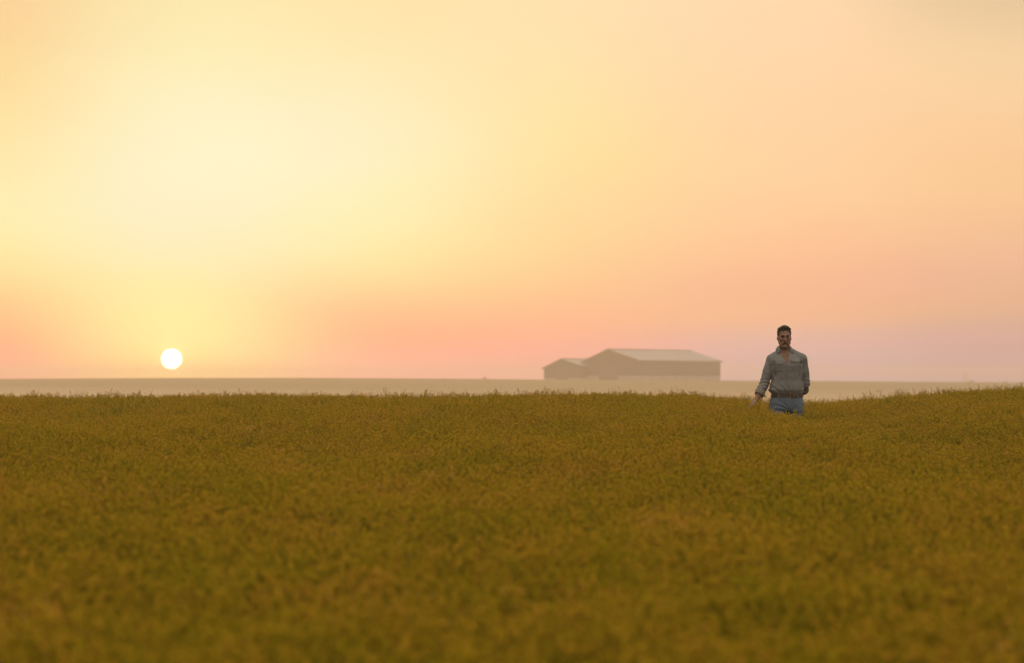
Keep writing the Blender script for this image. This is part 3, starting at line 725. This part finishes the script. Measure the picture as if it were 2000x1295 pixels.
for z_ in (1.385, 1.315, 1.245, 1.165, 1.10):
    x_ = -.036 + (1.4 - z_) * -.02 + .006 * math.sin(z_ * 21); bm = bmesh.new()
    bmesh.ops.create_cone(bm, cap_ends=True, segments=12, radius1=.0062, radius2=.0056, depth=.003, matrix=Matrix.Translation((x_, front_y(x_, z_) - .002, z_)) @ Matrix.Rotation(R(90), 4, 'X'))
    bm_obj('button', bm, buttonm, shirt)
# collar: a stand round the neck, folded down to two points in front
def collar():
    bm = bmesh.new(); cx, cy = HX + .002, .020; rows_ = []
    nA = 40
    for i in range(nA + 1):
        u = -1 + 2 * i / nA; a = u * R(152)                        # 0 = back of the neck
        fr = max(0, (abs(u) - .45) / .55)
        rin = .0665 + .004 * fr; zt = 1.600 - .016 * fr ** 1.5 - .03 * max(0, abs(u) - .85) / .15
        dx, dy = math.sin(a), math.cos(a)
        top = Vector((cx + dx * rin, cy + dy * rin * .98, zt))
        drop_ = .036 + .014 * fr; outw = .020 + .026 * fr
        bot = Vector((cx + dx * (rin + outw), cy + dy * (rin + outw * .7), zt - drop_))
        if abs(u) > .86:
            w_ = (abs(u) - .86) / .14; tip = Vector((-.136, -.058, 1.520)) if u < 0 else Vector((.058, -.058, 1.528)); bot = bot.lerp(tip, .85 * (1 - abs(w_ - .55) * .9))
        st = Vector((cx + dx * (rin - .001), cy + dy * (rin - .001), zt - .045))
        rows_.append((st, top, top.lerp(bot, .5) + Vector((dx, dy, .3)) * .003, bot))
    # thickness
    def off(p, d): return p + Vector((p.x - cx, p.y - cy, 0)).normalized() * d
    V1 = [[bm.verts.new(p) for p in r_] for r_ in rows_]; V2 = [[bm.verts.new(off(p, .0035) + Vector((0, 0, .002))) for p in r_] for r_ in rows_]
    for Vv in (V1, V2):
        for i in range(nA):
            for k in range(3): bm.faces.new((Vv[i][k], Vv[i + 1][k], Vv[i + 1][k + 1], Vv[i][k + 1]))
    for i in range(nA):
        bm.faces.new((V1[i][3], V1[i + 1][3], V2[i + 1][3], V2[i][3])); bm.faces.new((V1[i][0], V2[i][0], V2[i + 1][0], V1[i + 1][0]))
    for i in (0, nA):
        for k in range(3): bm.faces.new((V1[i][k], V1[i][k + 1], V2[i][k + 1], V2[i][k]))
    return bm_obj('collar', bm, shirtm, shirt, True)
collar()
# rolled cuffs
def cuff(c, ax_, r0, r1, h, flap=None, seed=0):
    F = Field(axis_((c[0] - .10, c[0] + .10, .0035)), axis_((c[1] - .10, c[1] + .10, .0035)), axis_((c[2] - .10, c[2] + .10, .0035)))
    ax_ = np.array(ax_) / np.linalg.norm(ax_); a = np.array(c) - ax_ * h / 2
    def f(x, y, z):
        dx, dy, dz = x - a[0], y - a[1], z - a[2]; t_ = dx * ax_[0] + dy * ax_[1] + dz * ax_[2]
        rr_ = np.sqrt(np.maximum(dx * dx + dy * dy + dz * dz - t_ * t_, 0)); rad = r0 + (r1 - r0) * t_ / h + .002 * np.sin(np.arctan2(dy, dx) * 5 + seed) + .003 * np.sin(np.clip(t_ / h, 0, 1) * 3.14)
        return np.maximum(np.abs(rr_ - rad) - .006, np.maximum(-t_, t_ - h))
    F.add(f, F_lo(F), F_hi(F), .004)
    if flap: 
        for fa, fb, fr_ in flap: F.cone(fa, fb, fr_, fr_ * .7, .008)
    return field_obj('rolled_cuff', F, shirt2, shirt)
def F_lo(F): return (F.ax[0], F.ay[0], F.az[0])
def F_hi(F): return (F.ax[-1], F.ay[-1], F.az[-1])
cL = EL_ * .40 + WL * .60 + np.array([.004, 0, .010])
cuff(cL, WL - EL_, .050, .046, .062, [((-.352, -.07, 1.128), (-.362, -.075, 1.088), .010), ((-.285, -.06, 1.058), (-.262, -.062, 1.043), .010)])
cR = ER * .42 + WR * .58 + np.array([.006, -.004, .0])
cuff(cR, WR - ER, .048, .046, .050, [((.215, .06, 1.118), (.228, .06, 1.108), .009)], seed=2)

# ---- jeans
J = Field(axis_((-.26, .22, .0045)), axis_((-.25, .30, .0055)), axis_((.04, 1.09, .0050)))
J.loft([(.875, -.020, .006, .178, .110), (.90, -.020, .004, .184, .122), (.95, -.020, .004, .188, .128), (1.00, -.020, .002, .181, .125), (1.04, -.019, 0, .170, .118), (1.072, -.019, 0, .160, .110)], k=.02, n=2.3)
for H_, K_, A_, s in ((HipL, KnL, AnL, -1), (HipR, KnR, AnR, 1)):
    J.chain([H_ + [0, 0, .0], H_ * .5 + K_ * .5, K_, A_ + [0, 0, .0]], [.098, .088, .074, .070], .025)
J.cut(lambda x, y, z: .07 - z + 0 * x + 0 * y if False else np.maximum(z - .075, 0 * x - .5 + 0 * y), (-.4, -.4, 0), (.4, .4, .09), .004)
xx, yy3, zz = J.ax[:, None, None], J.ay[None, :, None], J.az[None, None, :]
cr_x = -.020
fold_ = .0040 * np.clip((.16 - np.abs(xx - cr_x)) / .05, 0, 1) * np.sin(np.arctan2(zz - .88, xx - cr_x) * 9 + 2 * np.sin(zz * 30)) * np.clip((1.0 - zz) / .06, 0, 1) * np.clip((zz - .72) / .05, 0, 1) + .0022 * nz3(xx, yy3, zz, 40, 26, 18, .3)
fold_ = fold_ + .0035 * (np.abs(xx - cr_x - .012) < .014) * (zz > .91) * (zz < 1.035) * (yy3 < 0)       # fly
fold_ = fold_ - .006 * np.exp(-((xx - cr_x) / .010) ** 2) * (zz < .90) * (yy3 < 0)
fold_ = fold_ + .006 * np.sin(zz * 70 + xx * 20) * np.clip((.3 - zz) / .1, 0, 1)
J.v = J.v - fold_.astype(np.float32)
jeans = field_obj('jeans', J, jeansm, man); tag(jeans, 'faded blue denim jeans')
tJ = bvh(jeans)
def seam(pts, name='pocket_seam', r_=.0022):
    bm = bmesh.new(); add_tube(bm, [(p[0], front_y(p[0], p[1], tJ) - .001, p[1]) for p in pts], r_, 5); bm_obj(name, bm, seam_m, jeans, True)
def arc(a, b_, c, n=12): return [tuple((1 - t_) ** 2 * np.array(a) + 2 * t_ * (1 - t_) * np.array(b_) + t_ * t_ * np.array(c)) for t_ in np.linspace(0, 1, n)]
seam(arc((-.120, 1.030), (-.130, .985), (-.188, .972))); seam(arc((.085, 1.030), (.095, .985), (.152, .972)))
seam([(cr_x - .004, z_) for z_ in np.linspace(1.03, .90, 10)], 'fly_seam', .0016); seam([(cr_x + .026, z_) for z_ in np.linspace(1.03, .93, 8)], 'fly_seam', .0016)
seam([(.155 - .0 * z_, z_) for z_ in np.linspace(1.0, .70, 14)], 'side_seam', .0016)
# ---- belt, loops, buckle
def ring(name, z0, z1, off, m, parent, a0=0, a1=2 * math.pi, n=72, th=.004):
    bm = bmesh.new(); rws = []
    for i in range(n + 1):
        a = a0 + (a1 - a0) * i / n; c_, s_ = math.cos(a), math.sin(a); q_ = (abs(c_) ** 2.3 + abs(s_) ** 2.3) ** (-1 / 2.3); r4 = []
        for z_, rx, ry in ((z0, .171, .119), (z1, .163, .113)):
            for o_ in (off, off + th): r4.append(bm.verts.new((-.019 + (rx + o_) * q_ * c_, (ry + o_) * q_ * s_, z_ + .002 * math.sin(a * 3))))
        rws.append((r4[0], r4[1], r4[3], r4[2]))
    for i in range(n):
        for k in range(4): bm.faces.new((rws[i][k], rws[i + 1][k], rws[i + 1][(k + 1) % 4], rws[i][(k + 1) % 4]))
    if a1 - a0 < 6.28: bm.faces.new(rws[0]); bm.faces.new(rws[-1][::-1])
    return bm_obj(name, bm, m, parent, False)
belt = ring('belt', 1.036, 1.071, .005, leather, man)
for a in (-.35, -.95, -2.15, -2.75, 1.57, .8, 2.35): ring('belt_loop', 1.028, 1.078, .010, jeansm, jeans, a - .035, a + .035, 4, .003)
bm = bmesh.new(); bx_ = .030; by_ = -.126
for p_, q2 in (((-.027, -.020), (.027, -.014)), ((-.027, .014), (.027, .020)), ((-.027, -.0138), (-.021, .0138)), ((.021, -.0138), (.027, .0138)), ((-.0208, -.002), (.0208, .002))):
    add_box(bm, (bx_ + p_[0], by_ - .006, 1.053 + p_[1]), (bx_ + q2[0], by_ - .001, 1.053 + q2[1]))
bm_obj('buckle', bm, brass, belt)
# ---- boots
for A_, tilt in ((AnL, 0), (AnR, .5)):
    F = Field(axis_((A_[0] - .09, A_[0] + .09, .006)), axis_((A_[1] - .26, A_[1] + .16, .006)), axis_((-.02, .28, .006)))
    F.chain([A_ + [0, .01, .12], A_ + [0, .01, -.02]], [.056, .055], .02)
    toe = A_ + np.array([0, -.17, -.05 - .02 * tilt]); F.cone(A_ + [0, .02, -.035], toe, .050, .042, .03); F.v = np.maximum(F.v, (A_[2] - .085 - F.az)[None, None, :])
    field_obj('boot', F, bootm, man)
tag(man, 'man in grey shirt and jeans walking through the crop, one hand trailing over it', 'person')

# ------------------------------------------------------------------ flax crop (nobody could count it)
def plant_mat(name, stops, rough, scale_big, transl):
    m = bpy.data.materials.new(name); m.use_nodes = True
    t = m.node_tree; t.nodes.clear(); nd, lk = t.nodes, t.links
    oi = nd.new('ShaderNodeObjectInfo'); geo = nd.new('ShaderNodeNewGeometry')
    mp_ = nd.new('ShaderNodeMapping'); mp_.inputs['Scale'].default_value = (1, .55, 0); lk.new(oi.outputs['Location'], mp_.inputs[0])
    nb = nd.new('ShaderNodeTexNoise'); nb.inputs['Scale'].default_value = scale_big; nb.inputs['Detail'].default_value = 3; lk.new(mp_.outputs[0], nb.inputs['Vector'])
    a = nd.new('ShaderNodeMath'); a.operation = 'MULTIPLY_ADD'; lk.new(oi.outputs['Random'], a.inputs[0]); a.inputs[1].default_value = 0.55
    b_ = nd.new('ShaderNodeMath'); b_.operation = 'MULTIPLY_ADD'; lk.new(nb.outputs[0], b_.inputs[0]); b_.inputs[1].default_value = 1.15; b_.inputs[2].default_value = -.36
    lk.new(b_.outputs[0], a.inputs[2])
    c = nd.new('ShaderNodeMath'); c.operation = 'MULTIPLY_ADD'; lk.new(geo.outputs['Random Per Island'], c.inputs[0]); c.inputs[1].default_value = .25; lk.new(a.outputs[0], c.inputs[2])
    d = nd.new('ShaderNodeMath'); d.operation = 'SUBTRACT'; lk.new(c.outputs[0], d.inputs[0]); d.inputs[1].default_value = .17
    cr_ = nd.new('ShaderNodeValToRGB'); lk.new(d.outputs[0], cr_.inputs[0])
    e = cr_.color_ramp.elements
    while len(e) < len(stops): e.new(.5)
    for k, (p, cc) in enumerate(stops): e[k].position = p; e[k].color = (*cc, 1)
    df = nd.new('ShaderNodeBsdfDiffuse'); df.inputs['Roughness'].default_value = rough; lk.new(cr_.outputs[0], df.inputs[0])
    tr = nd.new('ShaderNodeBsdfTranslucent'); lk.new(cr_.outputs[0], tr.inputs[0])
    ms = nd.new('ShaderNodeMixShader'); ms.inputs[0].default_value = transl; lk.new(df.outputs[0], ms.inputs[1]); lk.new(tr.outputs[0], ms.inputs[2])
    o = nd.new('ShaderNodeOutputMaterial'); lk.new(ms.outputs[0], o.inputs[0]); return m
podm = plant_mat('flax_boll', [(.0, (.35, .31, .014)), (.3, (.50, .38, .020)), (.55, (.60, .40, .030)), (.8, (.64, .37, .048)), (1, (.72, .48, .19))], .9, 1.1, .42)
stemm = plant_mat('flax_stem', [(.0, (.19, .19, .012)), (.5, (.30, .235, .016)), (1, (.42, .28, .026))], .9, 1.1, .45)

def make_plant(i, tall=False):
    rr = random.Random(100 + i)
    vs, fs, mi = [], [], []
    def rib(p0, p1, w0, w1, m_, tri=False):
        d = (p1 - p0); a = d.orthogonal().normalized(); b_ = d.cross(a).normalized(); n = len(vs)
        for p, w in ((p0, w0), (p1, w1)):
            for k in range(3):
                an = k * 2.094; vs.append(p + w * (math.cos(an) * a + math.sin(an) * b_))
        for k in range(3): fs.append((n + k, n + (k + 1) % 3, n + 3 + (k + 1) % 3, n + 3 + k)); mi.append(m_)
    def pod(p, r_, ax):
        ax = ax.normalized(); a = ax.orthogonal().normalized(); b_ = ax.cross(a); n = len(vs)
        vs.append(p - ax * r_ * .9)
        for k in range(5): an = k * 2 * math.pi / 5; vs.append(p + r_ * (math.cos(an) * a + math.sin(an) * b_))
        vs.append(p + ax * r_ * 1.35)
        for k in range(5):
            fs.append((n, n + 1 + (k + 1) % 5, n + 1 + k)); fs.append((n + 6, n + 1 + k, n + 1 + (k + 1) % 5)); mi.extend([0, 0])
    H = CROP_H
    lean = Vector((rr.gauss(0, .035), rr.gauss(0, .035), 0))
    def axis(tt): return Vector((0, 0, H * tt)) + lean * tt * tt + Vector((0, 0, 0))
    rib(Vector((0, 0, -.05)), axis(.45), .0022, .0018, 1); rib(axis(.45), axis(.82), .0018, .0014, 1)
    # narrow leaves along the stem
    for k in range(16 if not tall else 8):
        tt = rr.uniform(.25, .85); p = axis(tt); a = rr.uniform(0, 6.28); l = rr.uniform(.018, .034)
        d = Vector((math.cos(a), math.sin(a), rr.uniform(.5, 1.4))).normalized(); s = d.cross(Vector((0, 0, 1))).normalized() * .0028; n = len(vs)
        vs.extend([p, p + d * l * .5 + s, p + d * l, p + d * l * .5 - s]); fs.append((n, n + 1, n + 2, n + 3)); mi.append(1)
    nbr = 7 if not tall else 5
    for k in range(nbr):
        t0 = .58 + .30 * k / nbr + rr.uniform(-.02, .03); p0 = axis(t0); a = k * 2.4 + rr.uniform(-.4, .4)
        sp_ = rr.uniform(.045, .115); hz_ = H * rr.uniform(.94, 1.02) if k > 0 else H * rr.uniform(.86, .96)
        p1 = Vector((lean.x + math.cos(a) * sp_, lean.y + math.sin(a) * sp_, hz_))
        mid = p0.lerp(p1, .5) + Vector((math.cos(a), math.sin(a), 0)) * sp_ * .22
        rib(p0, mid, .0012, .0010, 1); rib(mid, p1, .0010, .0008, 1); pod(p1, rr.uniform(.0046, .0062), p1 - mid)
        for j in range(3):
            b0 = mid.lerp(p1, rr.uniform(0, .6)); an = a + rr.uniform(-1.6, 1.6)
            b1 = b0 + Vector((math.cos(an) * .022, math.sin(an) * .022, rr.uniform(.02, .05)))
            rib(b0, b1, .0009, .0007, 1); pod(b1, rr.uniform(.0042, .0057), b1 - b0)
    me = bpy.data.meshes.new('flax_plant'); me.from_pydata([tuple(v) for v in vs], [], fs); me.update()
    me.materials.append(podm); me.materials.append(stemm); me.polygons.foreach_set('material_index', mi)
    o = bpy.data.objects.new('flax_plant', me); return o
pcol = bpy.data.collections.new('flax_plants')       # sources of the crop, not linked to the scene
for i in range(10): pcol.objects.link(make_plant(i))

def scatter(n, y0, y1):
    """points evenly dense over the widening field in front of the camera"""
    y = y0 + (y1 - y0) * rng.random(n * 3); hw = 0.29 * y + 2.2
    keep = rng.random(n * 3) < hw / (0.29 * y1 + 2.2)
    y = y[keep][:n]; hw = hw[keep][:n]
    return (rng.random(len(y)) * 2 - 1) * hw, y
area = lambda y0, y1: (0.29 * (y1 * y1 - y0 * y0) + 4.4 * (y1 - y0))
def need(y0, y1, dens): return int(area(y0, y1) * dens)
X1, Y1 = [], []
for y0, y1, dens in ((1.6, 8, 175), (8, 16, 165), (16, 33.5, 170), (33.5, 37, 60)):
    n = need(y0, y1, dens)
    yy_ = rng.random(n * 3) * (y1 - y0) + y0
    hw = 0.29 * yy_ + 2.2; hm = 0.29 * y1 + 2.2
    k = rng.random(n * 3) < hw / hm
    yy_, hw = yy_[k][:n], hw[k][:n]
    X1.append((rng.random(len(yy_)) * 2 - 1) * hw); Y1.append(yy_)
X = np.concatenate(X1); Y = np.concatenate(Y1)
def legdist(x, y): return np.minimum(np.hypot((x - (MANX - .12)) / 1.0, y - (MANY - .10)), np.hypot(x - (MANX + .09), y - (MANY + .06)))
keep = legdist(X, Y) > .155
# thinner stand in the fold on the right
fold = np.exp(-((X - 3.35 - 0.02 * (Y - 20)) / 0.35) ** 2) * (Y > 9) * (Y < 24)
keep &= rng.random(len(X)) > 0.35 * fold
X, Y = X[keep], Y[keep]
Zp = ground_z(X, Y)
lump = np.array([noise.noise(Vector((x_ * 2.3, y_ * 2.3, 0))) + .6 * noise.noise(Vector((x_ * 5.5, y_ * 5.5, 7.0))) for x_, y_ in zip(X, Y)])
scl = rng.normal(1.0, .026, len(X)) + .065 * lump; tallm = rng.random(len(X)) < .05; scl[tallm] += rng.random(tallm.sum()) * .12
scl = np.clip(scl, .85, 1.17)
near_man = np.hypot(X - MANX, (Y - (MANY - .5))) < .45
scl[near_man] = np.minimum(scl[near_man], .97)
rot = np.stack([rng.normal(0, .07, len(X)), rng.normal(0, .07, len(X)), rng.random(len(X)) * 6.283], -1)
me = bpy.data.meshes.new('flax_crop')
me.vertices.add(len(X)); me.vertices.foreach_set('co', np.stack([X, Y, Zp], -1).astype(np.float32).ravel())
at_ = me.attributes.new('rot', 'FLOAT_VECTOR', 'POINT'); at_.data.foreach_set('vector', rot.astype(np.float32).ravel())
as_ = me.attributes.new('scl', 'FLOAT', 'POINT'); as_.data.foreach_set('value', scl.astype(np.float32))
me.update()
crop = bpy.data.objects.new('flax_crop', me); COL.objects.link(crop)
tag(crop, 'ripening golden green flax crop filling the foreground field', 'crop', kind='stuff')
me.materials.append(podm); me.materials.append(stemm)
ng = bpy.data.node_groups.new('flax_scatter', 'GeometryNodeTree')
ng.interface.new_socket('Geometry', in_out='INPUT', socket_type='NodeSocketGeometry')
ng.interface.new_socket('Geometry', in_out='OUTPUT', socket_type='NodeSocketGeometry')
gi = ng.nodes.new('NodeGroupInput'); go = ng.nodes.new('NodeGroupOutput')
ip = ng.nodes.new('GeometryNodeInstanceOnPoints'); ci = ng.nodes.new('GeometryNodeCollectionInfo')
ci.inputs['Collection'].default_value = pcol; ci.inputs['Separate Children'].default_value = True; ci.inputs['Reset Children'].default_value = True
ip.inputs['Pick Instance'].default_value = True
ar = ng.nodes.new('GeometryNodeInputNamedAttribute'); ar.data_type = 'FLOAT_VECTOR'; ar.inputs['Name'].default_value = 'rot'
asn = ng.nodes.new('GeometryNodeInputNamedAttribute'); asn.data_type = 'FLOAT'; asn.inputs['Name'].default_value = 'scl'
rv = ng.nodes.new('FunctionNodeRandomValue'); rv.data_type = 'INT'
[s for s in rv.inputs if s.name == 'Max' and s.type == 'INT'][0].default_value = 9
ng.links.new(gi.outputs[0], ip.inputs['Points']); ng.links.new(ci.outputs[0], ip.inputs['Instance'])
ng.links.new([s for s in rv.outputs if s.type == 'INT'][0], ip.inputs['Instance Index'])
ng.links.new(ar.outputs[0], ip.inputs['Rotation']); ng.links.new(asn.outputs[0], ip.inputs['Scale'])
ng.links.new(ip.outputs[0], go.inputs[0])
md = crop.modifiers.new('scatter', 'NODES'); md.node_group = ng

# ------------------------------------------------------------------ haze
bm = bmesh.new(); add_box(bm, (-1000, -90, -14.0), (1000, 1700, 12.2))
hm = bpy.data.materials.new('haze'); hm.use_nodes = True; t = hm.node_tree; t.nodes.clear()
pv = t.nodes.new('ShaderNodeVolumePrincipled'); pv.inputs['Color'].default_value = (1.0, .835, .72, 1)
pv.inputs['Density'].default_value = 0.0011; pv.inputs['Anisotropy'].default_value = 0.62
o = t.nodes.new('ShaderNodeOutputMaterial'); t.links.new(pv.outputs[0], o.inputs['Volume'])
hz = bm_obj('haze', bm, hm); tag(hz, kind='stuff')
